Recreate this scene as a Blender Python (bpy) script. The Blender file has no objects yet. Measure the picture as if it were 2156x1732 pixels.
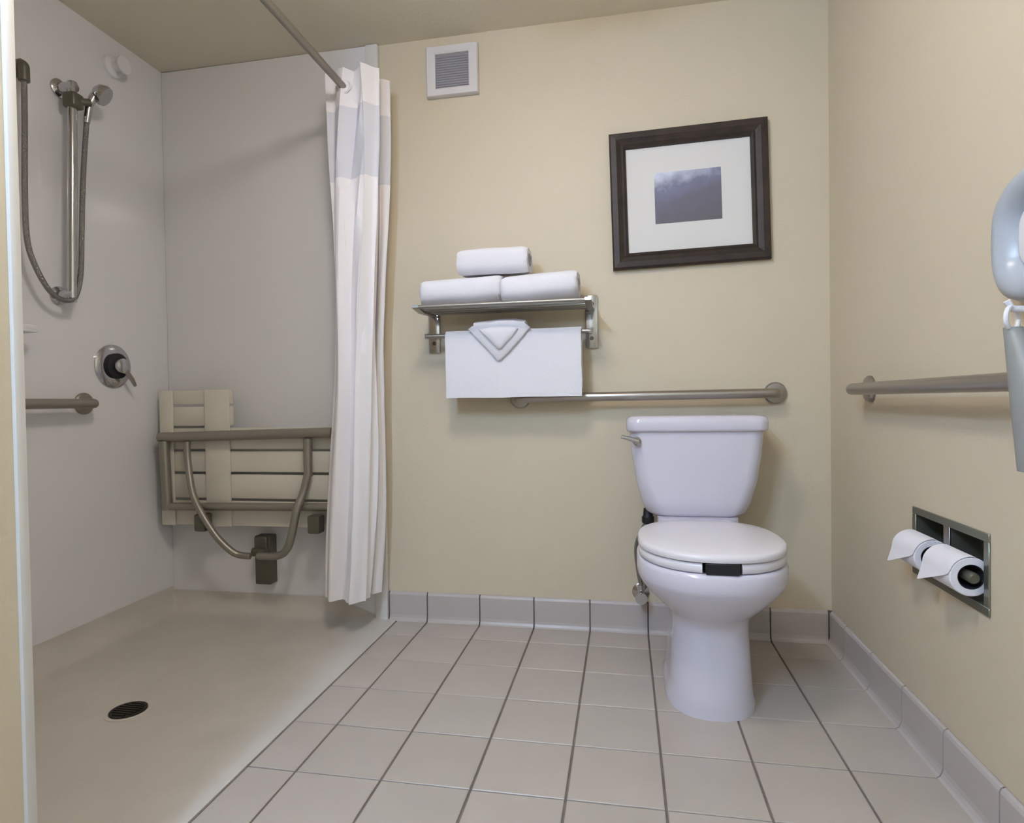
import bpy, bmesh, math, random
from mathutils import Vector, Matrix, noise
random.seed(7)
SC = bpy.context.scene
COL = SC.collection
PI = math.pi

# ------------------------------------------------------------------ camera
W_PX, H_PX, F_PX = 2156.0, 1732.0, 1271.04
CAM_H, PITCH, YAW, ROLL = 0.8264, -0.0172, -0.1838, -0.0153
cd = bpy.data.cameras.new('camera'); cam = bpy.data.objects.new('camera', cd); COL.objects.link(cam)
cd.sensor_fit = 'HORIZONTAL'; cd.sensor_width = 36.0; cd.lens = 36.0 * F_PX / W_PX
cd.clip_start = 0.02
fw = Vector((math.sin(YAW) * math.cos(PITCH), math.cos(YAW) * math.cos(PITCH), math.sin(PITCH)))
rt0 = Vector((math.cos(YAW), -math.sin(YAW), 0)); up0 = rt0.cross(fw)
rt = math.cos(ROLL) * rt0 + math.sin(ROLL) * up0
up = -math.sin(ROLL) * rt0 + math.cos(ROLL) * up0
m3 = Matrix((rt, up, -fw)).transposed()
cam.matrix_world = Matrix.Translation((0, 0, CAM_H)) @ m3.to_4x4()
SC.camera = cam

# ------------------------------------------------------------------ world, exposure
SC.view_settings.view_transform = 'Standard'
SC.view_settings.look = 'None'
SC.view_settings.gamma = 1.0
SC.view_settings.use_curve_mapping = False
SC.view_settings.exposure = 0.17
world = bpy.data.worlds.new('world'); SC.world = world; world.use_nodes = True
world.node_tree.nodes['Background'].inputs[0].default_value = (0.8, 0.85, 1.0, 1)
world.node_tree.nodes['Background'].inputs[1].default_value = 0.05
CEIL_LAMP = (-0.38, 0.92, 82.0, (1.0, 0.905, 0.85))      # x, y, watts, colour
COOL_FILL = (116.0, (0.48, 0.70, 1.10))                # added cool fill: watts per globe, colour

# ------------------------------------------------------------------ room dimensions (metres)
D = 2.1757         # back wall
XR = 0.6771        # right wall
XL = -1.825        # shower side wall
XP = -0.86         # partition wall beside the shower entrance
YP = 0.73          # near end of the shower
YN = -1.30         # wall behind the camera
HC = 2.175         # ceiling
TILE, GROUT = 0.2032, 0.0055
TX0, TY1, TSD = -0.7386, 1.2339, 0.1985

# ------------------------------------------------------------------ materials
def newmat(name):
    m = bpy.data.materials.new(name); m.use_nodes = True
    nt = m.node_tree
    return m, nt, nt.nodes['Principled BSDF']
def mat(name, rgb, rough=0.5, metal=0.0, var=0.0, vscale=6.0, bump=0.0, bscale=60.0, spec=0.5, coat=0.0, bdist=0.01):
    m, nt, b = newmat(name)
    b.inputs['Base Color'].default_value = (*rgb, 1); b.inputs['Roughness'].default_value = rough
    b.inputs['Metallic'].default_value = metal; b.inputs['Specular IOR Level'].default_value = spec
    b.inputs['Coat Weight'].default_value = coat; b.inputs['Coat Roughness'].default_value = 0.06
    tc = nt.nodes.new('ShaderNodeTexCoord')
    if var > 0:
        n = nt.nodes.new('ShaderNodeTexNoise'); n.inputs['Scale'].default_value = vscale; n.inputs['Detail'].default_value = 4
        nt.links.new(tc.outputs['Object'], n.inputs['Vector'])
        r = nt.nodes.new('ShaderNodeValToRGB')
        r.color_ramp.elements[0].position = 0.3; r.color_ramp.elements[1].position = 0.7
        r.color_ramp.elements[0].color = (*[c * (1 - var) for c in rgb], 1)
        r.color_ramp.elements[1].color = (*[min(1, c * (1 + var)) for c in rgb], 1)
        nt.links.new(n.outputs['Fac'], r.inputs['Fac']); nt.links.new(r.outputs['Color'], b.inputs['Base Color'])
    if bump > 0:
        n2 = nt.nodes.new('ShaderNodeTexNoise'); n2.inputs['Scale'].default_value = bscale; n2.inputs['Detail'].default_value = 3
        nt.links.new(tc.outputs['Object'], n2.inputs['Vector'])
        bp = nt.nodes.new('ShaderNodeBump'); bp.inputs['Strength'].default_value = bump; bp.inputs['Distance'].default_value = bdist
        nt.links.new(n2.outputs['Fac'], bp.inputs['Height']); nt.links.new(bp.outputs['Normal'], b.inputs['Normal'])
    return m
M_wall = mat('beige_wall_paint', (0.635, 0.55, 0.405), 0.55, var=0.015, vscale=3, bump=0.08, bscale=140)
M_ceil = mat('ceiling_paint', (0.76, 0.705, 0.575), 0.8, bump=0.1, bscale=90)
M_acrylic = mat('white_acrylic_surround', (0.775, 0.77, 0.785), 0.11, var=0.012, vscale=2, spec=0.45)
M_trim = mat('white_trim', (0.72, 0.70, 0.67), 0.35)
M_pan = mat('beige_shower_pan', (0.60, 0.565, 0.515), 0.45, var=0.05, vscale=5, bump=0.12, bscale=160)
M_tile = mat('cream_floor_tile', (0.485, 0.425, 0.375), 0.36, var=0.04, vscale=4, bump=0.05, bscale=30)
M_tile2 = mat('cream_floor_tile_cool', (0.48, 0.43, 0.385), 0.36, var=0.04, vscale=5, bump=0.05, bscale=30)
M_tile3 = mat('cream_floor_tile_dark', (0.465, 0.41, 0.36), 0.36, var=0.04, vscale=5, bump=0.05, bscale=30)
M_base = mat('grey_base_tile', (0.50, 0.455, 0.43), 0.3, var=0.03, vscale=5)
M_grout = mat('dark_grout', (0.19, 0.155, 0.13), 0.9, var=0.15, vscale=15)
M_porc = mat('white_porcelain', (0.68, 0.655, 0.74), 0.12, spec=0.5, coat=0.3)
M_seatp = mat('white_seat_plastic', (0.80, 0.77, 0.80), 0.25)
M_black = mat('black_rubber_and_shade', (0.006, 0.006, 0.008), 0.6)  # rubber of the fill nut, and the painted shade in the seat gap
M_towel = mat('white_terry', (0.83, 0.82, 0.86), 0.95, bump=0.45, bscale=420, bdist=0.004, spec=0.1)
M_chrome = mat('chrome', (0.55, 0.55, 0.57), 0.15, metal=1.0)
M_steel = mat('brushed_steel', (0.40, 0.375, 0.35), 0.34, metal=1.0)
M_pewter = mat('dull_metal_tube', (0.33, 0.31, 0.27), 0.42, metal=0.7)
M_dsteel = mat('dark_steel', (0.13, 0.125, 0.095), 0.4, metal=0.4)
M_seat = mat('beige_seat_plastic', (0.70, 0.665, 0.58), 0.5, var=0.02)
M_cloth = mat('white_curtain_cloth', (0.89, 0.85, 0.85), 0.9, bump=0.12, bscale=300, bdist=0.003, spec=0.1)
M_frame = mat('dark_walnut_frame', (0.030, 0.018, 0.012), 0.55, var=0.35, vscale=25)
M_mat = mat('white_mat_board', (0.74, 0.72, 0.69), 0.9)
M_paper = mat('white_toilet_paper', (0.82, 0.80, 0.84), 0.95, bump=0.1, bscale=250, bdist=0.002, spec=0.1)
M_plgrey = mat('blue_grey_plastic', (0.42, 0.45, 0.49), 0.3)
M_plwhite = mat('white_plastic', (0.80, 0.79, 0.82), 0.35)
M_plgreen = mat('grey_plastic', (0.25, 0.255, 0.245), 0.4)
M_filter = mat('grey_vent_grille', (0.33, 0.325, 0.345), 0.6)
M_vent = mat('white_vent_plastic', (0.70, 0.67, 0.67), 0.4)
M_core = mat('dark_core', (0.012, 0.012, 0.018), 0.7)
M_drain = mat('dark_drain_metal', (0.035, 0.03, 0.026), 0.45, metal=0.6)
M_hose = mat('hose_metal', (0.28, 0.27, 0.265), 0.3, metal=0.9, bump=0.5, bscale=300)
M_recess = mat('polished_recess_metal', (0.30, 0.31, 0.26), 0.30, metal=0.8)
def sheer_mat():
    m, nt, b = newmat('sheer_voile')
    b.inputs['Base Color'].default_value = (0.86, 0.85, 0.90, 1); b.inputs['Roughness'].default_value = 0.9
    tr = nt.nodes.new('ShaderNodeBsdfTransparent'); mx = nt.nodes.new('ShaderNodeMixShader'); mx.inputs[0].default_value = 0.80
    nt.links.new(tr.outputs[0], mx.inputs[1]); nt.links.new(b.outputs[0], mx.inputs[2])
    nt.links.new(mx.outputs[0], nt.nodes['Material Output'].inputs['Surface'])
    return m
M_sheer = sheer_mat()
def emit_mat(name, rgb, s):
    m, nt, b = newmat(name)
    b.inputs['Base Color'].default_value = (0.8, 0.8, 0.8, 1)
    b.inputs['Emission Color'].default_value = (*rgb, 1); b.inputs['Emission Strength'].default_value = s
    return m
def print_mat():
    m, nt, b = newmat('landscape_print'); N, L = nt.nodes, nt.links
    b.inputs['Roughness'].default_value = 0.7
    tc = N.new('ShaderNodeTexCoord'); sep = N.new('ShaderNodeSeparateXYZ'); L.new(tc.outputs['Object'], sep.inputs[0])
    nz = N.new('ShaderNodeTexNoise'); nz.inputs['Scale'].default_value = 22; nz.inputs['Detail'].default_value = 6
    L.new(tc.outputs['Object'], nz.inputs['Vector'])
    # height of the skyline: falls to the left, broken by noise
    def math_(op, a, bb):
        n = N.new('ShaderNodeMath'); n.operation = op
        for i, v in enumerate((a, bb)):
            if isinstance(v, (int, float)): n.inputs[i].default_value = v
            else: L.new(v, n.inputs[i])
        return n.outputs[0]
    sx = math_('MULTIPLY', sep.outputs['X'], 0.27)
    nn = math_('MULTIPLY', math_('SUBTRACT', nz.outputs['Fac'], 0.5), 0.10)
    h = math_('SUBTRACT', sep.outputs['Z'], math_('ADD', sx, nn))
    rp = N.new('ShaderNodeValToRGB'); e = rp.color_ramp.elements
    e[0].position = 0.0; e[0].color = (0.135, 0.127, 0.137, 1); e[1].position = 1.0; e[1].color = (0.72, 0.76, 0.88, 1)
    a = rp.color_ramp.elements.new(0.50); a.color = (0.155, 0.148, 0.19, 1)
    a = rp.color_ramp.elements.new(0.70); a.color = (0.20, 0.205, 0.30, 1)
    L.new(math_('ADD', math_('MULTIPLY', h, 4.2), 0.5), rp.inputs['Fac'])
    L.new(rp.outputs['Color'], b.inputs['Base Color'])
    return m
M_print = print_mat()

# ------------------------------------------------------------------ mesh helpers (all in world coordinates)
def box(bm, lo, hi, bev=0.0, seg=1):
    lo, hi = [min(a, b) for a, b in zip(lo, hi)], [max(a, b) for a, b in zip(lo, hi)]
    vs = [bm.verts.new((x, y, z)) for x in (lo[0], hi[0]) for y in (lo[1], hi[1]) for z in (lo[2], hi[2])]
    F = [(0, 1, 3, 2), (4, 6, 7, 5), (0, 4, 5, 1), (2, 3, 7, 6), (0, 2, 6, 4), (1, 5, 7, 3)]
    fs = [bm.faces.new([vs[i] for i in f]) for f in F]
    if bev > 0:
        es = list({e for f in fs for e in f.edges})
        bmesh.ops.bevel(bm, geom=es, offset=bev, segments=seg, profile=0.5, affect='EDGES')
def loft(bm, rings, cap0=True, cap1=True, closed=True):
    R = [[bm.verts.new(p) for p in r] for r in rings]
    n = len(R[0])
    for a, b in zip(R, R[1:]):
        for i in range(n if closed else n - 1):
            j = (i + 1) % n
            bm.faces.new((a[i], a[j], b[j], b[i]))
    if cap0: bm.faces.new(R[0][::-1])
    if cap1: bm.faces.new(R[-1])
    return R
def frames(pts):
    pts = [Vector(p) for p in pts]; T = []
    for i in range(len(pts)):
        a = pts[max(0, i - 1)]; b = pts[min(len(pts) - 1, i + 1)]
        T.append((b - a).normalized())
    t = T[0]; ref = Vector((0, 0, 1)) if abs(t.z) < 0.9 else Vector((1, 0, 0))
    nrm = (ref - t * ref.dot(t)).normalized(); out = []
    for t in T:
        nrm = (nrm - t * nrm.dot(t)).normalized(); out.append((t, nrm, t.cross(nrm)))
    return pts, out
def tube(bm, pts, r, n=12, cap=True):
    pts, fr = frames(pts); rings = []
    for k, (p, (t, a, b)) in enumerate(zip(pts, fr)):
        rr = r[k] if isinstance(r, (list, tuple)) else r
        rings.append([p + a * (rr * math.cos(2 * PI * i / n)) + b * (rr * math.sin(2 * PI * i / n)) for i in range(n)])
    loft(bm, rings, cap, cap)
def sqtube(bm, pts, w, h):
    pts, fr = frames(pts); rings = []
    for p, (t, a, b) in zip(pts, fr):
        rings.append([p + a * (w * sx) + b * (h * sy) for sx, sy in ((-.5, -.5), (.5, -.5), (.5, .5), (-.5, .5))])
    loft(bm, rings)
def fillet(pts, rad, seg=6):
    P = [Vector(p) for p in pts]; out = [P[0]]
    for i in range(1, len(P) - 1):
        a, b, c = P[i - 1], P[i], P[i + 1]
        d1, d2 = (a - b), (c - b); r = min(rad, d1.length * .49, d2.length * .49)
        s, e = b + d1.normalized() * r, b + d2.normalized() * r
        for k in range(seg + 1):
            u = k / seg; out.append(s * (1 - u) ** 2 + b * (2 * u * (1 - u)) + e * u ** 2)
    out.append(P[-1]); return out
def smooth_path(pts, seg=8):
    P = [Vector(p) for p in pts]; out = []
    for i in range(len(P) - 1):
        p0, p1, p2, p3 = P[max(0, i - 1)], P[i], P[i + 1], P[min(len(P) - 1, i + 2)]
        for k in range(seg):
            t = k / seg
            out.append(0.5 * ((2 * p1) + (p2 - p0) * t + (2 * p0 - 5 * p1 + 4 * p2 - p3) * t * t + (3 * p1 - p0 - 3 * p2 + p3) * t ** 3))
    out.append(P[-1]); return out
AX = {'x': (Vector((0, 1, 0)), Vector((0, 0, 1)), Vector((1, 0, 0))), 'y': (Vector((1, 0, 0)), Vector((0, 0, 1)), Vector((0, 1, 0))),
      'z': (Vector((1, 0, 0)), Vector((0, 1, 0)), Vector((0, 0, 1)))}
def lathe(bm, c, axis, prof, n=24, cap0=True, cap1=True):
    """prof: list of (radius, offset along axis)"""
    u, v, w = AX[axis]; c = Vector(c)
    rings = [[c + w * o + u * (r * math.cos(2 * PI * i / n)) + v * (r * math.sin(2 * PI * i / n)) for i in range(n)] for r, o in prof]
    loft(bm, rings, cap0, cap1)
def prism_xz(bm, poly, y0, y1, bev=0.0):
    a = [bm.verts.new((x, y0, z)) for x, z in poly]; b = [bm.verts.new((x, y1, z)) for x, z in poly]
    fs = [bm.faces.new(a), bm.faces.new(b[::-1])]
    n = len(poly)
    for i in range(n): fs.append(bm.faces.new((a[i], b[i], b[(i + 1) % n], a[(i + 1) % n])))
    if bev > 0:
        bmesh.ops.bevel(bm, geom=list(set(fs[0].edges) | set(fs[1].edges)), offset=bev, segments=2, profile=0.5, affect='EDGES')
def new(): return bmesh.new()

def obj(name, bm, m, parent=None, smooth=40, loc=None):
    """link bm as ONE mesh object, its origin at its parent's (or at loc / the base of its box)"""
    bmesh.ops.recalc_face_normals(bm, faces=bm.faces[:])
    me = bpy.data.meshes.new(name)
    if parent is not None:
        o0 = WORLD[parent.name]
    else:
        if loc is None:
            xs = [v.co for v in bm.verts]
            loc = ((min(v.x for v in xs) + max(v.x for v in xs)) / 2, (min(v.y for v in xs) + max(v.y for v in xs)) / 2, min(v.z for v in xs))
        o0 = Vector(loc)
    bmesh.ops.translate(bm, verts=bm.verts[:], vec=-Vector(o0))
    bm.to_mesh(me); bm.free()
    if smooth:
        for p in me.polygons: p.use_smooth = True
        me.set_sharp_from_angle(angle=math.radians(smooth))
    me.materials.append(m)
    o = bpy.data.objects.new(name, me); COL.objects.link(o)
    if parent is not None: o.parent = parent
    else: o.location = o0
    WORLD[o.name] = Vector(o0)
    return o
WORLD = {}
def thing(name, label, cat, loc, group=None):
    o = bpy.data.objects.new(name, None); COL.objects.link(o); o.location = loc
    o.empty_display_size = 0.05
    o['label'] = label; o['category'] = cat
    if group: o['group'] = group
    WORLD[o.name] = Vector(loc); return o
def tag(o, label, cat, group=None):
    o['label'] = label; o['category'] = cat
    if group: o['group'] = group
    return o
def struct(name, bm, m, label=None, smooth=40):
    o = obj(name, bm, m, None, smooth); o['kind'] = 'structure'
    if label: o['label'] = label; 
    return o
def sub(name, o, me_name=None): pass

# ================================================================== SETTING
b = new(); box(b, (XL - .1, YN - .1, -.14), (XR + .1, D + .1, -.06)); box(b, (XP, YN - .1, -.06), (XR + .1, D + .1, -.004))
floor = struct('floor', b, M_grout, 'floor of square cream tiles with dark grout')
b = new(); box(b, (XL - .1, YN - .1, HC), (XR + .1, D + .1, HC + .1))
struct('ceiling', b, M_ceil, 'plain beige ceiling above the whole bathroom')
b = new(); box(b, (XL - .1, D, -.06), (XR + .1, D + .1, HC))
struct('wall_back', b, M_wall, 'beige painted wall behind the toilet')
b = new(); box(b, (XR, YN - .1, -.06), (XR + .1, D, .412)); box(b, (XR, YN - .1, .553), (XR + .1, D, HC))
box(b, (XR, YN - .1, .412), (XR + .1, 1.288, .553)); box(b, (XR, 1.578, .412), (XR + .1, D, .553)); box(b, (XR + .09, 1.288, .412), (XR + .1, 1.578, .553))
struct('wall_right', b, M_wall, 'beige painted wall on the right with the paper recess')
b = new(); box(b, (XL - .1, YP, -.06), (XL, D, HC))
struct('wall_left', b, M_acrylic, 'smooth white shower side wall')
b = new(); box(b, (XL - .1, YN - .1, -.06), (XP, YP, HC), .004)
struct('wall_partition', b, M_wall, 'beige wall end at the left beside the shower entrance')
b = new(); box(b, (XP, YN - .1, -.06), (XR, YN, HC))
struct('wall_near', b, M_wall, 'beige wall behind the viewpoint')
b = new(); box(b, (XL, D - .010, 0), (-.90, D, HC - .001), .002)
struct('wall_shower_back', b, M_acrylic, 'smooth white shower back panel')
# vertical flange that closes the surround against the painted wall, and the one at the entrance
b = new(); box(b, (-.944, D - .020, 0), (-.893, D, HC - .001), .006, 2)
struct('trim_1', b, M_trim, 'white vertical trim strip at the edge of the shower back panel')
b = new(); box(b, (XP - .022, YP - .012, 0), (XP + .006, YP + .004, HC - .001), .003, 2)
struct('trim_2', b, M_trim, 'white trim strip on the wall end at the left')

# floor tiles, each a child of the floor
def tile_mesh(sx, sy, t=.008, bev=.0015):
    b = new(); box(b, (-sx / 2, -sy / 2, 0), (sx / 2, sy / 2, t))
    top = [f for f in b.faces if all(v.co.z > t * .5 for v in f.verts)][0]
    bmesh.ops.bevel(b, geom=list(top.edges), offset=bev, segments=1, affect='EDGES')
    bmesh.ops.recalc_face_normals(b, faces=b.faces[:])
    me = bpy.data.meshes.new('tile'); b.to_mesh(me); b.free(); return me
cache = {}
def put_tile(parent, me, co, m):
    o = bpy.data.objects.new('tile', me); COL.objects.link(o)
    o.parent = parent; o.location = Vector(co) - WORLD[parent.name]
    if o.data.materials: pass
    return o
xs = [XP + .001] + [TX0 + k * TILE for k in range(7)] + [XR]
ys = [D] + [TY1 + TSD * 4] + [TY1 + TSD * k for k in range(3, -13, -1)] + [YN]
TM = [M_tile, M_tile2, M_tile3]
for i in range(len(xs) - 1):
    for j in range(len(ys) - 1):
        x0, x1, y1, y0 = xs[i], xs[i + 1], ys[j], ys[j + 1]
        sx, sy = x1 - x0 - GROUT, y1 - y0 - GROUT * .75
        if sx < .01 or sy < .01: continue
        mi = random.choice((0, 0, 1, 2)); key = (round(sx, 4), round(sy, 4), mi)
        if key not in cache:
            cache[key] = tile_mesh(sx, sy); cache[key].materials.append(TM[mi])
        put_tile(floor, cache[key], ((x0 + x1) / 2, (y0 + y1) / 2, -.008 + random.uniform(-.0003, .0003)), None)

# cove base tiles
def cove_mesh(L, h=.108, th=.010):
    """along local x, back at y=0, front at -th, coved toe, rounded top"""
    prof = [(0, 0), (-th - .012, 0), (-th - .006, .004), (-th - .002, .012), (-th, .022), (-th, h - .010), (-th + .003, h - .003), (-th + .008, h), (0, h)]
    b = new(); loft(b, [[(-L / 2, y, z) for y, z in prof], [(L / 2, y, z) for y, z in prof]])
    bmesh.ops.recalc_face_normals(b, faces=b.faces[:])
    me = bpy.data.meshes.new('tile'); b.to_mesh(me); b.free(); me.materials.append(M_base); return me
b = new(); box(b, (-.893, D - .004, 0), (XR, D, .108))
bb = struct('baseboard_back', b, M_grout, 'row of grey base tiles along the wall behind the toilet')
ex = [-.890] + [TX0 + k * TILE for k in range(7)] + [XR - .012]
for a, c in zip(ex, ex[1:]):
    o = put_tile(bb, cove_mesh(c - a - .005), ((a + c) / 2, D - .001, .0005), None)
b = new(); box(b, (XR - .004, YN, 0), (XR, D, .108))
bb = struct('baseboard_right', b, M_grout, 'row of grey base tiles along the right wall')
ey = [D - .012] + [TY1 + TSD * k for k in range(4, -13, -1)]
for a, c in zip(ey, ey[1:]):
    o = put_tile(bb, cove_mesh(a - c - .004), (XR - .001, (a + c) / 2, .0005), None); o.rotation_euler = (0, 0, -PI / 2)
b = new(); box(b, (XP, YN, 0), (XP + .010, YP - .02, .108), .003)
struct('baseboard_left', b, M_base, 'grey base tile strip on the wall at the left')

# ================================================================== SHOWER
PZ = .012
dx, dy = -1.368, 1.442
pan = thing('shower_pan', 'beige moulded shower pan with raised rim and drain', 'shower pan', (dx, 1.45, 0))
b = new()
nx, ny = 48, 64
X0, X1, Y0, Y1 = XL + .001, XP - .001, YP + .006, D - .012
def pan_z(x, y):
    d = math.hypot(x - dx, y - dy)
    z = .0 - .022 * max(0, 1 - d / .75)
    def cove(t, h=.085, r=.06):               # t = distance from the wall
        if t >= r: return 0
        u = 1 - t / r
        return h * (1 - math.sqrt(max(0, 1 - u * u)))
    z += max(cove(x - X0, .092), cove(Y1 - y, .078), cove(y - Y0))
    e = X1 - x                                # flat lip along the tiles
    if e < .30: q = max(0, 1 - e / .30); q = q * q * (3 - 2 * q); z = z * (1 - q) + .001 * q
    return z
def grad(n, lo, hi, r):                       # denser near both ends
    return [lo + (hi - lo) * (0.5 - 0.5 * math.cos(PI * i / (n - 1))) for i in range(n)]
gx, gy = grad(nx, X0, X1, 0), grad(ny, Y0, Y1, 0)
G = [[b.verts.new((x, y, pan_z(x, y))) for y in gy] for x in gx]
for i in range(nx - 1):
    for j in range(ny - 1):
        b.faces.new((G[i][j], G[i + 1][j], G[i + 1][j + 1], G[i][j + 1]))
rim = [G[i][0] for i in range(nx)] + [G[nx - 1][j] for j in range(1, ny)] + [G[i][ny - 1] for i in range(nx - 2, -1, -1)] + [G[0][j] for j in range(ny - 2, 0, -1)]
low = [b.verts.new((v.co.x, v.co.y, -.055)) for v in rim]
for i in range(len(rim)):
    k = (i + 1) % len(rim); b.faces.new((rim[i], low[i], low[k], rim[k]))
b.faces.new(low)
obj('basin', b, M_pan, pan, 60)
b = new(); lathe(b, (dx, dy, pan_z(dx, dy) - .001), 'z', [(.058, 0), (.058, .004), (.050, .006), (.047, .004)], 28)
dr = obj('drain', b, M_pan, pan)
b = new(); lathe(b, (dx, dy, pan_z(dx, dy) + .001), 'z', [(.047, 0), (.047, .0055), (.042, .0065)], 28)
for k in range(-3, 4):
    w_ = math.sqrt(.038 ** 2 - (k * .011) ** 2)
    box(b, (dx - w_, dy + k * .011 - .003, pan_z(dx, dy) + .006), (dx + w_, dy + k * .011 + .003, pan_z(dx, dy) + .0095))
obj('drain_grate', b, M_drain, dr)

# curtain rod
RX, RZ = -.951, 1.932
rod = thing('curtain_rod', 'straight metal shower curtain rod below the ceiling', 'curtain rod', (RX, 1.4, RZ))
b = new(); tube(b, [(RX, YP + .01, RZ), (RX, D - .025, RZ)], .0125, 16); obj('rod', b, M_pewter, rod)
for y, s in ((YP + .001, 1), (D - .020, -1)):
    b = new(); lathe(b, (RX, y, RZ), 'y', [(.032, 0), (.032, .006 * s), (.020, .014 * s), (.016, .022 * s)], 24); obj('flange', b, M_pewter, rod)

# curtain
cur = thing('shower_curtain', 'white pleated shower curtain with sheer band, bunched at the wall', 'shower curtain', (-.94, 2.05, .12))
ZB, ZH1, ZH0, ZT = .125, 1.615, 1.862, 1.992          # hem, bottom of sheer, top of sheer, top of header
def curtain_pt(s, z):
    u = (ZT - z) / (ZT - ZB)                            # 0 at the top, 1 at the hem
    lean = -.014 * u - .052 * u * u
    n = 3.5
    ph = 2 * PI * n * s + .5 + .5 * math.sin(2.2 * u + 3 * s)
    amp = (.077 - .014 * u) * (0.9 + .25 * math.sin(5.1 * s + 1.1)) * (1 + .10 * math.sin(6 * u + 9 * s))
    sharp = math.sin(ph) + .22 * math.sin(3 * ph + .8 + u)
    xo = amp * sharp
    y = 1.975 + .135 * s + .021 * math.sin(xo * 2 * PI / .082 + .9 + .8 * u)
    x = -.912 + lean + amp * sharp + .034 * (s - .5) + .016 * max(0, s - .7) / .3 * max(0, 1 - u * 1.3) + .006 * math.sin(9 * u + 20 * s)
    if z < ZT and u < .10: pass
    return Vector((x, min(y, D - .026), z))
def cloth_panel(name, z0, z1, m, nz, hem=0):
    b = new(); ns = 130; th = .0022
    Z = [z0 + (z1 - z0) * k / nz for k in range(nz + 1)]
    for side in (0, 1):
        pass
    F = [[curtain_pt(i / ns, z) for i in range(ns + 1)] for z in Z]
    fr, bk = [], []
    for k in range(nz + 1):
        rf, rb = [], []
        for i in range(ns + 1):
            t = (F[k][min(ns, i + 1)] - F[k][max(0, i - 1)]); nrm = Vector((t.y, -t.x, 0)).normalized()
            rf.append(b.verts.new(F[k][i] + nrm * th / 2)); rb.append(b.verts.new(F[k][i] - nrm * th / 2))
        fr.append(rf); bk.append(rb)
    for k in range(nz):
        for i in range(ns):
            b.faces.new((fr[k][i], fr[k][i + 1], fr[k + 1][i + 1], fr[k + 1][i]))
            b.faces.new((bk[k][i], bk[k + 1][i], bk[k + 1][i + 1], bk[k][i + 1]))
        b.faces.new((fr[k][0], fr[k + 1][0], bk[k + 1][0], bk[k][0])); b.faces.new((fr[k][ns], bk[k][ns], bk[k + 1][ns], fr[k + 1][ns]))
    for i in range(ns):
        b.faces.new((fr[0][i], bk[0][i], bk[0][i + 1], fr[0][i + 1])); b.faces.new((fr[nz][i], fr[nz][i + 1], bk[nz][i + 1], bk[nz][i]))
    return obj(name, b, m, cur, 60)
cloth_panel('header', ZH0, ZT, M_cloth, 6)
cloth_panel('sheer_band', ZH1, ZH0, M_sheer, 10)
cloth_panel('panel', ZB, ZH1, M_cloth, 60)
for k in range(5):                                     # the rings that carry the header
    y = 1.985 + k * .036
    b = new(); R = .026
    ring = [(RX + R * math.cos(2 * PI * i / 18), y + .004 * math.sin(2 * PI * i / 18), RZ + R * math.sin(2 * PI * i / 18)) for i in range(19)]
    tube(b, ring, .003, 6, False); obj('ring', b, M_plwhite, cur)

# folding seat on the shower back wall
seat = thing('shower_bench', 'beige slatted fold-down shower seat on metal tube frame, folded up', 'shower seat', (-1.45, D - .06, .12))
SY = D - .092                                          # front of the slats
SL = [(.832, .886, -1.485), (.748, .824, -1.485), (.658, .740, -1.048), (.570, .650, -1.048), (.468, .560, -1.048), (.362, .458, -1.048)]
for z0, z1, xr in SL:
    b = new(); box(b, (-1.79, SY, z0), (xr, SY + .018, z1), .004, 2); obj('slat', b, M_seat, seat)
for x0, x1, z1 in ((-1.793, -1.735, .888), (-1.595, -1.490, .888)):
    b = new(); box(b, (x0, SY - .010, .360), (x1, SY, z1), .004, 2); obj('batten', b, M_seat, seat)
TY = SY - .030
b = new()
tube(b, [(-1.775, TY, .706), (-1.052, TY, .722)], 0.019, 16)
obj('top_rail', b, M_pewter, seat)
b = new(); tube(b, [(-1.757, TY, .692), (-1.748, TY, .425)], 0.019, 16); obj('side_rail', b, M_pewter, seat)
b = new(); tube(b, [(-1.765, TY, .438), (-1.052, TY, .447)], 0.015, 16); obj('bottom_rail', b, M_pewter, seat)
b = new(); tube(b, [(-1.152, TY, .700), (-1.152, TY, .560)], 0.016, 16); obj('strut', b, M_pewter, seat)
LY = SY - .062
b = new()
tube(b, smooth_path([(-1.652, TY - .005, .690), (-1.645, TY - .012, .620), (-1.612, LY, .500), (-1.575, LY, .420), (-1.515, LY, .335), (-1.465, LY + .005, .285), (-1.435, LY + .015, .264), (-1.390, LY + .022, .258)], 6), .0125, 12)
obj('swing_leg', b, M_pewter, seat)
b = new()
tube(b, smooth_path([(-1.152, TY - .002, .570), (-1.168, TY - .010, .50), (-1.183, LY, .44), (-1.206, LY, .345), (-1.230, LY + .005, .292), (-1.275, LY + .02, .264), (-1.362, LY + .03, .258)], 6), .0145, 12)
obj('swing_leg', b, M_pewter, seat)
for x, z in ((-1.578, .372), (-1.112, .375)):
    b = new(); box(b, (x - .030, LY - .005, z - .022), (x + .018, TY + .01, z + .045), .008, 2); obj('foot_pad', b, M_dsteel, seat)
b = new(); box(b, (-1.422, D - .058, .128), (-1.355, D - .010, .318), .005, 2)
box(b, (-1.415, D - .072, .262), (-1.362, D - .056, .316), .003)
obj('wall_bracket', b, M_dsteel, seat)
b = new(); lathe(b, (-1.418, D - .072, .258), 'x', [(.017, 0), (.017, .058)], 16); obj('pivot', b, M_dsteel, seat)

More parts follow.
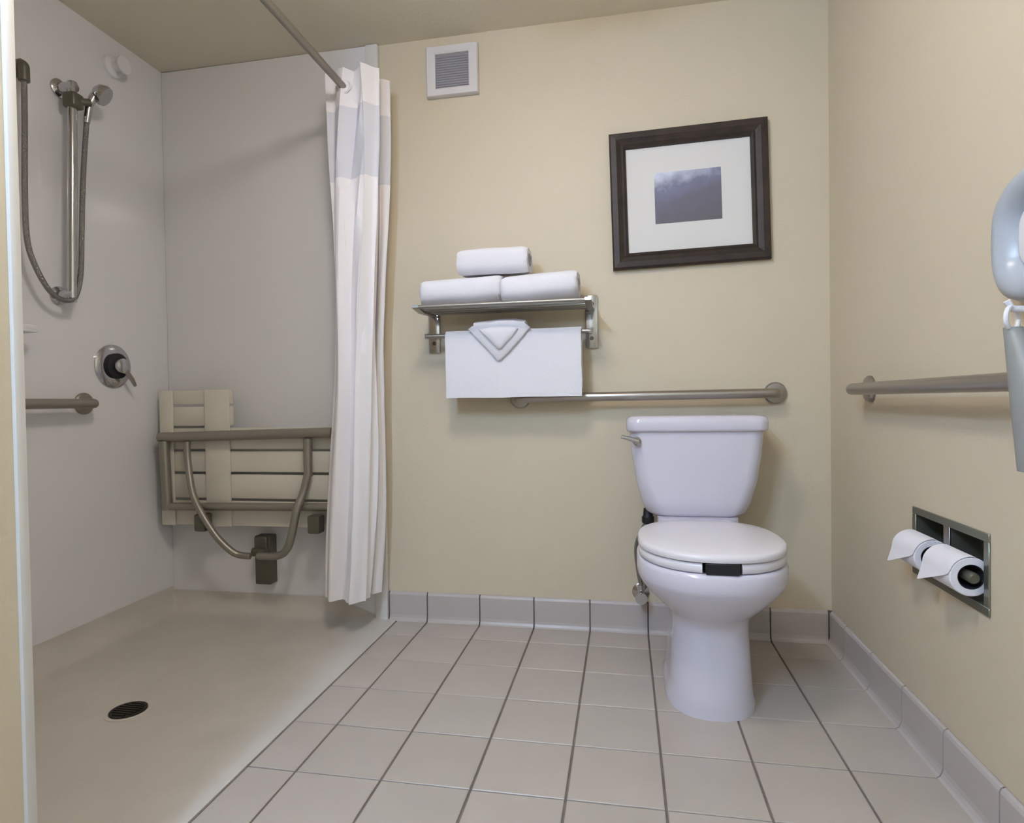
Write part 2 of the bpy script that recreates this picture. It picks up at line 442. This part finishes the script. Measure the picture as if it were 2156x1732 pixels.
# hand shower set on the side wall
hs = thing('hand_shower', 'chrome hand shower on vertical slide bar with hanging hose', 'hand shower', (XL + .04, 1.75, 1.19))
bx = XL + .055
b = new(); tube(b, [(bx, 1.684, 1.172), (bx, 1.707, 1.895)], .0145, 14); obj('slide_bar', b, M_chrome, hs)
for z, y in ((1.195, 1.685), (1.880, 1.7065)):
    b = new(); tube(b, [(XL + .001, y, z), (bx + .01, y, z)], .017, 14); lathe(b, (XL + .001, y, z), 'x', [(.030, 0), (.030, .006), (.022, .012)], 20); obj('bar_mount', b, M_chrome, hs)
b = new(); box(b, (bx - .022, 1.684, 1.808), (bx + .026, 1.730, 1.858), .010, 3); tube(b, [(bx + .01, 1.706, 1.834), (bx + .030, 1.745, 1.842)], .012, 12); obj('slider', b, M_dsteel, hs)
b = new(); tube(b, [(bx + .010, 1.748, 1.780), (bx + .020, 1.750, 1.84), (bx + .030, 1.760, 1.872), (bx + .040, 1.772, 1.888)], [.010, .012, .014, .016], 14)
hd = obj('handle', b, M_chrome, hs)
b = new()
u = Vector((.75, .35, -.55)).normalized(); c0 = Vector((bx + .040, 1.774, 1.888))
tube(b, [c0 - u * .018, c0 - u * .008, c0 + u * .012, c0 + u * .022], [.016, .028, .035, .032], 22); obj('spray_head', b, M_chrome, hs)
hx = XL + .062
b = new()
tube(b, smooth_path([(XL + .055, 1.543, 1.845), (XL + .055, 1.541, 1.70), (XL + .055, 1.535, 1.48), (hx - .005, 1.536, 1.34), (hx, 1.555, 1.262), (hx, 1.600, 1.194), (hx, 1.650, 1.172), (hx, 1.690, 1.190),
        (hx, 1.712, 1.265), (hx - .004, 1.724, 1.40), (hx - .006, 1.738, 1.60), (hx + .003, 1.748, 1.785)], 10), .0082, 10)
obj('hose', b, M_hose, hs)
b = new(); lathe(b, (XL + .001, 1.543, 1.865), 'x', [(.032, 0), (.032, .006), (.016, .014), (.016, .05)], 20)
tube(b, fillet([(XL + .035, 1.543, 1.865), (XL + .055, 1.543, 1.865), (XL + .055, 1.543, 1.815)], .02), .015, 14)
obj('elbow', b, M_dsteel, hs)

# mixer valve
vl = thing('shower_valve', 'round chrome shower valve with black ring on the side wall', 'shower valve', (XL, 1.893, .975))
vy, vz = 1.893, .975
b = new(); lathe(b, (XL + .001, vy, vz), 'x', [(.078, 0), (.078, .004), (.070, .010), (.050, .013)], 36); obj('plate', b, M_chrome, vl)
b = new(); lathe(b, (XL + .010, vy, vz), 'x', [(.046, 0), (.046, .016), (.040, .020)], 28); obj('collar', b, M_core, vl)
b = new(); lathe(b, (XL + .028, vy, vz), 'x', [(.022, 0), (.028, .008), (.027, .020), (.018, .026)], 24); obj('knob', b, M_chrome, vl)
b = new(); tube(b, [(XL + .044, vy + .010, vz - .015), (XL + .046, vy + .040, vz - .050), (XL + .042, vy + .056, vz - .070)], [.009, .008, .006], 10); obj('lever', b, M_steel, vl)

def grab_bar(name, label, pts, rad, flanges, axis, sgn, m=M_steel, r=.016, fr=.037):
    t = thing(name, label, 'grab bar', flanges[0], 'grab bars')
    b = new(); tube(b, fillet(pts, rad, 8), r, 18); obj('bar', b, m, t)
    for f in flanges:
        b = new(); lathe(b, f, axis, [(fr, 0), (fr, .006 * sgn), (fr * .88, .011 * sgn), (r * 1.15, .013 * sgn)], 28); obj('flange', b, m, t)
    return t
grab_bar('grab_bar', 'metal grab bar on the shower side wall below the valve', [(XL + .002, 1.768, .840), (XL + .055, 1.768, .840), (XL + .055, .90, .840), (XL + .002, .90, .840)], .035,
         [(XL + .001, 1.768, .840), (XL + .001, .90, .840)], 'x', 1, M_pewter)
gb = D - .055
grab_bar('grab_bar', 'long metal grab bar on the wall above the toilet tank', [(-.372, D - .002, .836), (-.372, gb, .836), (.503, gb, .840), (.503, D - .002, .840)], .035,
         [(.503, D - .001, .840), (-.372, D - .001, .836)], 'y', -1)
grab_bar('grab_bar', 'metal grab bar on the right wall beside the toilet', [(XR - .002, 1.838, .845), (XR - .055, 1.838, .845), (XR - .055, .80, .846), (XR - .002, .80, .846)], .030,
         [(XR - .001, 1.838, .845), (XR - .001, .80, .846)], 'x', -1)
# small wall fitting high in the shower, soap shelf
b = new(); lathe(b, (XL + .001, 1.925, 2.068), 'x', [(.040, 0), (.038, .010), (.020, .016), (.018, .045), (.030, .048), (.030, .054)], 24)
tag(obj('sprinkler', b, M_plwhite), 'small white sprinkler high on the shower side wall', 'sprinkler')
b = new()
box(b, (XL + .001, 1.420, 1.055), (XL + .080, 1.545, 1.067), .005, 2); box(b, (XL + .070, 1.420, 1.060), (XL + .080, 1.545, 1.080), .004, 2); box(b, (XL + .001, 1.420, 1.05), (XL + .010, 1.545, 1.09), .004)
tag(obj('soap_dish', b, M_acrylic), 'small white soap shelf on the shower side wall above the grab bar', 'soap dish')

# ================================================================== VENT
vt = thing('exhaust_vent', 'square white exhaust vent with grey grille high on the back wall', 'vent', (-.607, D, 1.95))
vx0, vx1, vz0, vz1 = -.704, -.508, 1.951, 2.134; fwid = .035
b = new()
o_ = [(vx0, vz0), (vx1, vz0), (vx1, vz1), (vx0, vz1)]
i_ = [(vx0 + fwid, vz0 + fwid * .85), (vx1 - fwid, vz0 + fwid * .85), (vx1 - fwid, vz1 - fwid * .85), (vx0 + fwid, vz1 - fwid * .85)]
def rect_frame(b, o_, i_, yb, yf, yi, bev=0):
    """picture-frame ring: outer at wall yb, front lip yf, inner lip yi"""
    def lerp(t): return [((1 - t) * a[0] + t * c[0], (1 - t) * a[1] + t * c[1]) for a, c in zip(o_, i_)]
    secs = [(0, yb), (0, yf + .25 * (yb - yf)), (.10, yf), (.80, yf), (1, yi), (1, yb)]
    rings = [[b.verts.new((x, y, z)) for x, z in lerp(t)] for t, y in secs]
    rings.append(rings[0])
    for a, c in zip(rings, rings[1:]):
        for k in range(4): b.faces.new((a[k], a[(k + 1) % 4], c[(k + 1) % 4], c[k]))
rect_frame(b, o_, i_, D - .001, D - .022, D - .018); obj('frame', b, M_vent, vt, 30)
b = new(); box(b, (vx0 + fwid - .002, D - .006, vz0 + .028), (vx1 - fwid + .002, D - .002, vz1 - .028)); obj('grille', b, M_filter, vt)
n_l = 14
for k in range(n_l):
    z = vz0 + .034 + (vz1 - vz0 - .068) * k / (n_l - 1)
    b = new(); loft(b, [[(x, D - .006, z - .003), (x, D - .0085, z - .005), (x, D - .009, z - .004), (x, D - .006, z + .002)] for x in (vx0 + fwid - .001, vx1 - fwid + .001)])
    obj('louver', b, M_filter, vt)

# ================================================================== PICTURE
px, pz = .225, 1.522
pic = thing('framed_picture', 'landscape print with white mat in dark brown wooden frame', 'picture', (px, D, pz))
hw, hh, rw = .262, .236, .056
b = new()
def rail_pts(t): return [(-hw + t * rw, -hh + t * rw), (hw - t * rw, -hh + t * rw), (hw - t * rw, hh - t * rw), (-hw + t * rw, hh - t * rw)]
prof = [(0, -.001), (0, -.020), (.10, -.026), (.42, -.028), (.55, -.024), (.72, -.020), (.84, -.023), (.97, -.018), (1, -.010), (1, -.001)]
for k in range(4):                                       # four mitred rails
    b = new(); j = (k + 1) % 4
    R = [[(px + rail_pts(t)[q][0], D + y, pz + rail_pts(t)[q][1]) for t, y in prof] for q in (k, j)]
    loft(b, R); obj('frame_rail', b, M_frame, pic, 25)
b = new(); box(b, (px - hw + rw - .004, D - .008, pz - hh + rw - .004), (px + hw - rw + .004, D - .002, pz + hh - rw + .004))
obj('mat', b, M_mat, pic)
b = new(); box(b, (px - .112, D - .0095, pz - .086), (px + .110, D - .0075, pz + .089)); obj('print', b, M_print, pic)
pic.rotation_euler = (0, math.radians(-1.2), 0)

# ================================================================== TOWEL RACK
BX0, BX1 = -.693, -.110
rk = thing('towel_rack', 'chrome wall towel rack with shelf and lower bar', 'towel rack', (-.40, D, 1.02))
for x in (BX0, BX1):
    b = new(); box(b, (x - .022, D - .012, 1.010), (x + .022, D - .001, 1.198), .004, 2); pl = obj('wall_plate', b, M_chrome, rk)
    b = new(); lathe(b, (x, D - .012, 1.045), 'y', [(.007, 0), (.007, -.003), (.004, -.005)], 12); obj('screw', b, M_dsteel, pl)
    b = new(); lathe(b, (x, D - .012, 1.165), 'y', [(.010, 0), (.010, -.004), (.006, -.006)], 12); obj('screw', b, M_dsteel, pl)
    b = new(); sqtube(b, [(x, D - .008, 1.150), (x, D - .15, 1.142), (x, D - .222, 1.152)], .010, .022); obj('shelf_arm', b, M_steel, rk)
    b = new(); sqtube(b, [(x, D - .008, 1.075), (x, D - .105, 1.062)], .018, .010); obj('bar_arm', b, M_steel, rk)
for dd in (.035, .080, .125, .170):
    b = new(); tube(b, [(BX0, D - dd, 1.150), (BX1, D - dd, 1.150)], .0045, 10); obj('shelf_rod', b, M_pewter, rk)
b = new(); tube(b, [(BX0 - .004, D - .215, 1.150), (BX1 + .004, D - .215, 1.150)], .0065, 12); obj('front_rod', b, M_pewter, rk)
b = new(); tube(b, [(BX0, D - .098, 1.062), (BX1, D - .098, 1.062)], .008, 12); obj('towel_bar', b, M_steel, rk)

def towel_roll(name, label, cx, cy, z0, w, d, h, ex=2.8, turns=2.3, seed=0, th=.20, sag=0.0, tilt=0.0):
    """rolled and flattened towel: a thick spiral section swept along x"""
    b = new(); n = 96; nx_ = 22
    def pt(a, s):
        c, s_ = math.cos(a), math.sin(a)
        return (abs(c) ** (2 / ex) * (1 if c >= 0 else -1) * d / 2 * s, abs(s_) ** (2 / ex) * (1 if s_ >= 0 else -1) * h / 2 * s)
    outer, inner = [], []
    for i in range(n + 1):
        f = i / n; a = -PI * .62 - f * turns * 2 * PI
        so = 1 - f * turns * (th + .015); so = max(so, .12)
        outer.append(pt(a, so)); inner.append(pt(a, max(so - th, .05)))
    sec = outer + inner[::-1]
    rings = []
    for k in range(nx_ + 1):
        t = k / nx_; x = -w / 2 + w * t
        edge = min(t, 1 - t) * w
        sq = 1 - .10 * max(0, 1 - edge / .02) ** 2
        r = []
        for (yy, zz) in sec:
            p = Vector((x, yy * sq, zz * sq))
            nz_ = noise.noise(Vector((x * 9 + seed, yy * 14, zz * 14)))
            p *= 1; p.y += nz_ * .004; p.z += nz_ * .004 + sag * (2 * t - 1) ** 2 + tilt * (2 * t - 1)
            p.x += noise.noise(Vector((seed, yy * 30, zz * 30))) * .004
            r.append((cx + p.x, cy + p.y, z0 + h / 2 + p.z))
        rings.append(r)
    R = [[b.verts.new(p) for p in r] for r in rings]
    ns = len(sec)
    for A, B in zip(R, R[1:]):
        for i in range(ns):
            j = (i + 1) % ns; b.faces.new((A[i], A[j], B[j], B[i]))
    for A in (R[0], R[-1]):
        for i in range(n):
            b.faces.new((A[i], A[i + 1], A[ns - 2 - i], A[ns - 1 - i]))
    o = obj(name, b, M_towel, None, 60); return tag(o, label, 'towel', 'rolled white towels on the rack')
ty = D - .122
towel_roll('rolled_towel', 'rolled white bath towel on the left half of the rack shelf', -.541, ty, 1.157, .280, .192, .100, seed=1, tilt=.003)
towel_roll('rolled_towel', 'rolled white bath towel on the right half of the rack shelf', -.272, ty, 1.157, .254, .190, .101, seed=5, tilt=.006)
towel_roll('rolled_towel', 'smaller white hand towel lying on top of the two bath towels', -.432, ty, 1.2545, .242, .150, .098, seed=9, ex=3.2, turns=2.0)

# draped bath mat / towel on the lower bar
def draped(name, x0, x1, ybar, ztop, zf, zb, th, seed):
    b = new(); prof_o, prof_i = [], []
    g = .016
    for k in range(12): prof_o.append((-g - th, zf + (ztop - .016 - zf) * k / 12))
    for k in range(13):
        a = PI - PI * k / 12; prof_o.append(((g + th) * math.cos(a), ztop - .016 + (g + th) * .7 * math.sin(a)))
    for k in range(1, 10): prof_o.append((g + th, ztop - .016 - (ztop - .016 - zb) * k / 9))
    for k in range(9): prof_i.append((g, zb + (ztop - .016 - zb) * k / 9))
    for k in range(13):
        a = PI * k / 12; prof_i.append((g * math.cos(a), ztop - .016 + g * .7 * math.sin(a)))
    for k in range(1, 13): prof_i.append((-g, ztop - .016 - (ztop - .016 - zf) * k / 12))
    sec = prof_o + prof_i; n_ = 40; rings = []
    for k in range(n_ + 1):
        x = x0 + (x1 - x0) * k / n_
        sq = 1.0 if 0 < k < n_ else .6
        r = []
        for yy, zz in sec:
            w = noise.noise(Vector((x * 7 + seed, zz * 5, 0))) * .006 * min(1, (ztop - zz) * 8)
            yo = yy if sq == 1 else (yy + (g + th * .5) * (1 if yy < 0 else -1)) * sq - (g + th * .5) * (1 if yy < 0 else -1)
            r.append((x + noise.noise(Vector((seed, zz * 12, yy * 40))) * .003, ybar + yo + (w if yy < 0 else 0), zz + noise.noise(Vector((x * 8, seed, 3))) * .003))
        rings.append(r)
    loft(b, rings); return b
o = obj('hanging_towel', draped('t', -.617, -.140, D - .098, 1.073, .840, .87, .012, 3.0), M_towel, None, 50)
tag(o, 'white towel folded over the lower bar of the rack', 'towel')
# face cloth folded into a V over the front of the hanging towel
wc = thing('folded_washcloth', 'white face cloth folded to a point over the hanging towel', 'washcloth', (-.418, D - .13, .97))
def vfold(name, pts, yf, th, puff, m):
    b = new(); cx_ = sum(p[0] for p in pts) / len(pts); cz_ = sum(p[1] for p in pts) / len(pts)
    rings = []
    for s, y in ((1, yf + th), (1.0, yf + .003), (.96, yf), (.6, yf - puff * .7), (.25, yf - puff)):
        rings.append([(cx_ + (x - cx_) * s, y, cz_ + (z - cz_) * s) for x, z in pts])
    loft(b, rings); return obj(name, b, m, wc, 50)
V1 = [(-.530, 1.078), (-.515, 1.088), (-.475, 1.092), (-.425, 1.104), (-.37, 1.103), (-.330, 1.092), (-.312, 1.078), (-.335, 1.052), (-.385, .998), (-.418, .968), (-.428, .966), (-.448, .990), (-.485, 1.030)]
vfold('outer_fold', V1, D - .140, .012, .006, M_towel)
V2 = [(-.487, 1.074), (-.46, 1.079), (-.42, 1.082), (-.375, 1.080), (-.352, 1.073), (-.375, 1.045), (-.413, 1.006), (-.422, 1.006), (-.45, 1.036)]
vfold('inner_fold', V2, D - .156, .012, .006, M_towel)
b = new()   # part of the cloth that passes over the bar
loft(b, [[(x, D - .139 + dy_ , zz) for dy_, zz in ((0, 1.080), (.0, 1.096), (.025, 1.105 + .004 * s), (.065, 1.099), (.078, 1.07), (.082, 1.0), (.076, 1.0), (.072, 1.066), (.06, 1.090), (.025, 1.092), (.012, 1.078))] for x, s in ((-.51, 0), (-.46, 1), (-.42, 2), (-.37, 2), (-.33, 0))])
obj('back_fold', b, M_towel, wc, 50)

# ================================================================== TOILET
TX = .223
wcx = thing('toilet', 'white two-piece toilet with closed lid against the back wall', 'toilet', (TX, 1.80, 0))
def rrect(cx, cy, hx, hy, r, z, n=6, bow=0.0):
    pts = []
    for qx, qy, a0 in ((1, 1, 0), (-1, 1, PI / 2), (-1, -1, PI), (1, -1, 3 * PI / 2)):
        for k in range(n + 1):
            a = a0 + PI / 2 * k / n
            x = (hx - r) * qx + r * math.cos(a); y = (hy - r) * qy + r * math.sin(a)
            if y < 0 and bow: y -= bow * max(0, 1 - (x / hx) ** 2)
            pts.append((cx + x, cy + y, z))
    # extra points along the front for the bow
    return pts
def egg(z, hw_, yf, yb, yc, nb=2.6, nf=2.15, n=64, flat=None):
    pts = []
    for i in range(n):
        a = 2 * PI * i / n; c, s = math.cos(a), math.sin(a)
        e = nf if s < 0 else nb
        x = (abs(c) ** (2 / e)) * (1 if c >= 0 else -1) * hw_
        y = (abs(s) ** (2 / e)) * (1 if s >= 0 else -1)
        y = yc + y * ((yc - yf) if s < 0 else (yb - yc))
        pts.append((TX + x, y, z))
    return pts
# tank
tyc = 2.062
b = new()
loft(b, [rrect(TX, tyc, hx, hy, r, z, 8, .012) for z, hx, hy, r in ((.450, .130, .066, .050), (.453, .146, .078, .055), (.463, .157, .085, .055), (.495, .170, .090, .05), (.56, .187, .094, .045), (.64, .199, .097, .042), (.725, .207, .098, .040))])
obj('tank', b, M_porc, wcx, 60)
b = new()
loft(b, [rrect(TX, tyc - .004, hx, hy, r, z, 8, .012) for z, hx, hy, r in ((.722, .205, .095, .03), (.724, .214, .104, .036), (.730, .217, .107, .038), (.752, .217, .107, .038), (.764, .214, .104, .038), (.770, .205, .095, .036), (.772, .17, .06, .03))])
obj('tank_lid', b, M_porc, wcx, 60)
lv = TX - .185
b = new(); lathe(b, (lv, tyc - .100, .693), 'y', [(.014, 0), (.014, -.008), (.009, -.012), (.009, -.022)], 16)
tube(b, [(lv + .004, tyc - .118, .693), (lv - .022, tyc - .122, .702), (lv - .048, tyc - .126, .709)], [.008, .007, .0055], 10)
obj('flush_lever', b, M_chrome, wcx)
# bowl with pedestal
b = new()
S = [  # z, half width, front y, back y, centre y, back exponent
    (0.000, .118, 1.596, 1.960, 1.74, 5), (.018, .118, 1.596, 1.960, 1.74, 5), (.030, .113, 1.594, 1.955, 1.74, 5), (.060, .108, 1.598, 1.950, 1.72, 4.5), (.150, .103, 1.606, 1.945, 1.72, 4.5), (.218, .100, 1.612, 1.95, 1.72, 4.5),
    (.240, .103, 1.604, 1.960, 1.72, 4), (.262, .114, 1.580, 1.965, 1.72, 3.6), (.285, .136, 1.550, 1.97, 1.71, 3.3), (.312, .163, 1.526, 1.975, 1.71, 3.0), (.336, .183, 1.508, 1.975, 1.71, 3.0), (.350, .190, 1.499, 1.975, 1.71, 3.0),
    (.361, .193, 1.495, 1.975, 1.71, 3.0), (.392, .193, 1.495, 1.975, 1.71, 3.0), (.400, .189, 1.499, 1.975, 1.71, 3.0), (.402, .183, 1.505, 1.970, 1.71, 3.0)]
rings = [egg(z, w, f, k, c, nb, 2.3) for z, w, f, k, c, nb in S]
rings += [egg(.400, .125, 1.555, 1.83, 1.69, 2.3), egg(.367, .128, 1.552, 1.83, 1.69, 2.3), egg(.277, .10, 1.59, 1.80, 1.69, 2.2), egg(.205, .05, 1.66, 1.78, 1.71, 2.2)]
loft(b, rings); obj('bowl', b, M_porc, wcx, 60)
b = new(); lathe(b, (TX, 1.715, .212), 'z', [(.060, 0), (.060, .012)], 24)
obj('water', b, mat('bowl_water', (.5, .52, .54), .02), wcx)
b = new(); loft(b, [rrect(TX, 2.012, hx, .072, .03, z, 6) for z, hx in ((.30, .10), (.385, .12), (.440, .122), (.4515, .122))]); obj('tank_shelf', b, M_porc, wcx, 60)
# seat ring, open at the front
b = new(); gap = .0415
outer = egg(0, .188, 1.501, 1.905, 1.70, 3.0, 2.2, 160); inner = egg(0, .118, 1.565, 1.84, 1.69, 2.4, 2.2, 160)
idx = [i for i in range(160) if not (outer[i][1] < 1.6 and abs(outer[i][0] - TX - .004) < gap)]
start = next(k for k in range(len(idx)) if idx[k] - idx[k - 1] not in (1, -159))
idx = idx[start:] + idx[:start]
sz0, sz1 = .404, .429
rings = []
for i in idx:
    o2, i2 = Vector(outer[i]), Vector(inner[i])
    if abs(i2.x - TX) < gap and i2.y < 1.65: i2.x = TX + math.copysign(gap, o2.x - TX)
    def L(t, z): q = o2.lerp(i2, t); return (q.x, q.y, z)
    rings.append([L(0, sz0 + .004), L(0, sz1 - .008), L(.06, sz1 - .002), L(.15, sz1), L(.85, sz1), L(.95, sz1 - .004), L(1, sz0 + .004), L(.95, sz0), L(.06, sz0)])
loft(b, rings); obj('seat', b, M_seatp, wcx, 50)
b = new(); box(b, (TX + .004 - .0395, 1.498, sz0 - .0005), (TX + .004 + .0395, 1.550, sz1 + .001), .002); o = obj('gap_shade', b, M_black, wcx); o['label'] = 'black block painting the shade in the front gap of the seat'  # black block stands in for the unlit interior behind the gap
# lid
b = new()
lid = lambda z, s, dyf: egg(z, .190 * s, 1.498 + dyf, 1.930 - (1 - s) * .12, 1.70, 2.8, 2.2)
loft(b, [lid(.4305, .97, .006), lid(.4315, .995, .001), lid(.436, 1, 0), lid(.443, 1, 0), lid(.448, .985, .004), lid(.451, .94, .015), lid(.455, .70, .07), lid(.457, .35, .15)])
obj('lid', b, M_seatp, wcx, 40)
for s in (-1, 1):
    b = new(); box(b, (TX + s * .078 - .022, 1.890, .400), (TX + s * .078 + .022, 1.938, .446), .008, 3); obj('hinge', b, M_seatp, wcx)
b = new(); lathe(b, (TX - .150, 2.035, .416), 'z', [(.016, 0), (.020, .004), (.020, .022), (.016, .026), (.014, .050)], 10); obj('fill_nut', b, M_black, wcx)
# water supply
sv = thing('shutoff_valve', 'small chrome water shutoff valve with supply hose left of the toilet', 'valve', (.045, D - .03, .13))
b = new(); lathe(b, (.050, D - .001, .145), 'y', [(.030, 0), (.030, -.003), (.012, -.012), (.012, -.060)], 22); tube(b, [(.050, D - .055, .130), (.050, D - .055, .185)], .012, 14); obj('body', b, M_chrome, sv)
b = new(); lathe(b, (.050, D - .060, .145), 'y', [(.008, 0), (.008, -.012), (.019, -.014), (.021, -.020), (.019, -.026)], 14); obj('handle', b, M_chrome, sv)
b = new(); tube(b, smooth_path([(.050, D - .055, .185), (.040, D - .066, .25), (.036, D - .095, .33), (.058, D - .13, .40), (TX - .150, 2.035, .418)], 8), .0075, 10); obj('supply_hose', b, M_hose, sv)

# ================================================================== PAPER HOLDER
ph = thing('paper_holder', 'recessed double metal toilet paper holder in the right wall', 'paper holder', (XR, 1.432, .405))
y0, y1, z0, z1 = 1.279, 1.587, .403, .562; mid = 1.432
def yz_frame(b, x0, x1, Y0, Y1, Z0, Z1, t):
    box(b, (x0, Y0, Z0), (x1, Y1, Z0 + t), .001); box(b, (x0, Y0, Z1 - t), (x1, Y1, Z1), .001)
    box(b, (x0, Y0, Z0 + t), (x1, Y0 + t, Z1 - t), .001); box(b, (x0, Y1 - t, Z0 + t), (x1, Y1, Z1 - t), .001)
b = new(); yz_frame(b, XR - .004, XR - .0005, y0, y1, z0, z1, .017); obj('face_frame', b, M_recess, ph)
b = new(); box(b, (XR - .004, mid - .012, z0 + .016), (XR - .0005, mid + .012, z1 - .016), .001); obj('mullion', b, M_steel, ph)
for ya, yb in ((y0 + .016, mid - .011), (mid + .011, y1 - .016)):
    b = new(); za, zb = z0 + .016, z1 - .016; dp = XR + .062
    n = 7; A = []
    for k in range(n + 1):                         # scooped back
        a = PI * k / n
        A.append((XR + (dp - XR) * math.sin(a) ** .6, (za + zb) / 2 - (zb - za) / 2 * math.cos(a)))
    B = [(x + .002 if 0 < i < n else x, z) for i, (x, z) in enumerate(A)]
    r0 = [b.verts.new((x, ya, z)) for x, z in A]; r1 = [b.verts.new((x, yb, z)) for x, z in A]
    for i in range(n): b.faces.new((r0[i], r0[i + 1], r1[i + 1], r1[i]))
    b.faces.new(r0); b.faces.new(r1[::-1]); obj('recess', b, M_recess, ph, 60)
RR, rx, rz = .038, XR - .020, .472
def paper_roll(label, ya, yb, tail):
    t = thing('toilet_paper_roll', label, 'toilet paper', (rx, (ya + yb) / 2, rz - RR), 'toilet paper rolls in the recessed holder')
    b = new(); n = 40; rc = .0245
    def ring(r, y): return [(rx + r * math.cos(2 * PI * i / n), y, rz + r * math.sin(2 * PI * i / n)) for i in range(n)]
    rr = [ring(rc, ya), ring(RR - .002, ya), ring(RR, ya + .002), ring(RR, yb - .002), ring(RR - .002, yb), ring(rc, yb), ring(rc, ya)]
    loft(b, rr, False, False); obj('paper', b, M_paper, t, 40)
    b = new(); loft(b, [ring(rc - .0003, ya + .001), ring(rc - .0003, yb - .001), ring(rc - .002, yb - .001), ring(rc - .002, ya + .001), ring(rc - .0003, ya + .001)], False, False); obj('core', b, M_core, t)
    b = new(); lathe(b, (rx, ya - .012, rz), 'y', [(.008, 0), (.011, .004), (.011, yb - ya + .020), (.008, yb - ya + .024)], 16); obj('spindle', b, M_dsteel, t)
    # loose end: leaves the top of the roll towards the room and is folded to a point
    b = new(); m_ = 14; rows = []
    for k in range(m_ + 1):
        u_ = k / m_
        if u_ < .6:
            a = PI * .45 + u_ / .6 * PI * .55; x = rx + (RR + .0015) * math.cos(a); z = rz + (RR + .0015) * math.sin(a)
        else:
            q = (u_ - .6) / .4; x = rx - RR - .0015 - .012 * q; z = rz - .034 * q
        w = 1 if u_ < .55 else 1 - (u_ - .55) / .45 * .97
        yc = ya + (yb - ya) * (.5 + .44 * max(0, (u_ - .55) / .45) * tail)
        h_ = (yb - ya) / 2 * w
        rows.append((x, z, max(ya, yc - h_), min(yb, yc + h_)))
    top = [[b.verts.new((x, p, z)) for p in (lo, (lo + hi) / 2, hi)] for x, z, lo, hi in rows]
    bot = [[b.verts.new((x + .0012, p, z)) for p in (lo, (lo + hi) / 2, hi)] for x, z, lo, hi in rows]
    for k in range(m_):
        for i in range(2):
            b.faces.new((top[k][i], top[k][i + 1], top[k + 1][i + 1], top[k + 1][i])); b.faces.new((bot[k][i], bot[k + 1][i], bot[k + 1][i + 1], bot[k][i + 1]))
    obj('folded_end', b, M_paper, t, 60)
    return t
paper_roll('nearer toilet paper roll with folded end, right half of the holder', 1.305, 1.412, 1)
paper_roll('farther toilet paper roll with folded end, left half of the holder, toward the toilet', 1.452, 1.559, 1)

# ================================================================== UNIT AT THE RIGHT EDGE
hu = thing('wall_dryer', 'blue-grey rounded wall unit with white panel at the right edge', 'hair dryer', (XR, 1.030, .966))
uy, uz, ry, rz_ = 1.030, 1.079, .160, .113
def sup(x, sy, sz, n=40, e=3.2):
    out = []
    for i in range(n):
        a = 2 * PI * i / n; c, s = math.cos(a), math.sin(a)
        out.append((x, uy + abs(c) ** (2 / e) * math.copysign(1, c) * ry * sy, uz + abs(s) ** (2 / e) * math.copysign(1, s) * rz_ * sz))
    return out
b = new(); loft(b, [sup(XR - .001, 1, 1), sup(XR - .030, 1, 1), sup(XR - .048, .96, .95), sup(XR - .056, .89, .85), sup(XR - .055, .82, .74), sup(XR - .046, .73, .60), sup(XR - .030, .68, .54)]); obj('housing', b, M_plgrey, hu, 60)
b = new(); loft(b, [sup(XR - .028, .68, .53), sup(XR - .036, .66, .51), sup(XR - .038, .62, .47)]); obj('front_panel', b, M_plwhite, hu, 60)
hd = thing('hanging_handset', 'long grey handset hanging from a hook below the blue-grey unit', 'handset', (XR - .09, 1.03, .70))
b = new()
hy = .992
pts = [(XR - .105, hy + .045, .925), (XR - .102, hy + .032, .86), (XR - .10, hy + .022, .80), (XR - .10, hy + .010, .715)]
sec = []
for (x, y, z), w, d_ in zip(pts, (.012, .026, .036, .034), (.012, .022, .028, .026)):
    sec.append([(x + d_ * math.cos(2 * PI * i / 20), y - w + w * math.sin(2 * PI * i / 20), z) for i in range(20)])
loft(b, sec); obj('body', b, M_plgreen, hd, 50)
b = new(); tube(b, [(XR - .105 + .016 * math.cos(a), hy + .035 + .014 * math.cos(a), .938 + .018 * math.sin(a)) for a in [2 * PI * k / 16 for k in range(17)]], .0035, 8, False); obj('hook_loop', b, M_plwhite, hd)
b = new(); tube(b, [(XR - .001, hy + .035, .950), (XR - .06, hy + .035, .950), (XR - .105, hy + .035, .953), (XR - .112, hy + .035, .965)], .005, 10); obj('wall_hook', b, M_plwhite, hd)

# ================================================================== LAMPS (outside the frame)
lx, ly, watts, lc = CEIL_LAMP
cl = thing('ceiling_light', 'round white ceiling light above the middle of the room', 'ceiling light', (lx, ly, HC))
b = new(); lathe(b, (lx, ly, HC - .001), 'z', [(.15, 0), (.15, -.025), (.14, -.03)], 40); obj('base', b, M_trim, cl)
b = new(); lathe(b, (lx, ly, HC - .030), 'z', [(.125, 0), (.132, -.006), (.132, -.062), (.125, -.072), (.01, -.076)], 40); obj('diffuser', b, emit_mat('lamp_glass', lc, watts * .55), cl)
vn = thing('cool_fill_light', 'added cool fill of three unseen globes on the wall left of the viewpoint', 'fill light', (XP, -.40, 1.98))  # unseen fixture, added as cool fill light for the room
b = new(); box(b, (XP + .001, -.80, 1.95), (XP + .03, 0, 2.03), .01, 2); obj('backplate', b, M_chrome, vn)
em = emit_mat('fill_globe', COOL_FILL[1], COOL_FILL[0])
for k in range(3):
    cy = -.70 + .3 * k
    b = new(); bmesh.ops.create_uvsphere(b, u_segments=24, v_segments=14, radius=.07, matrix=Matrix.Translation((XP + .105, cy, 1.99))); obj('globe', b, em, vn)
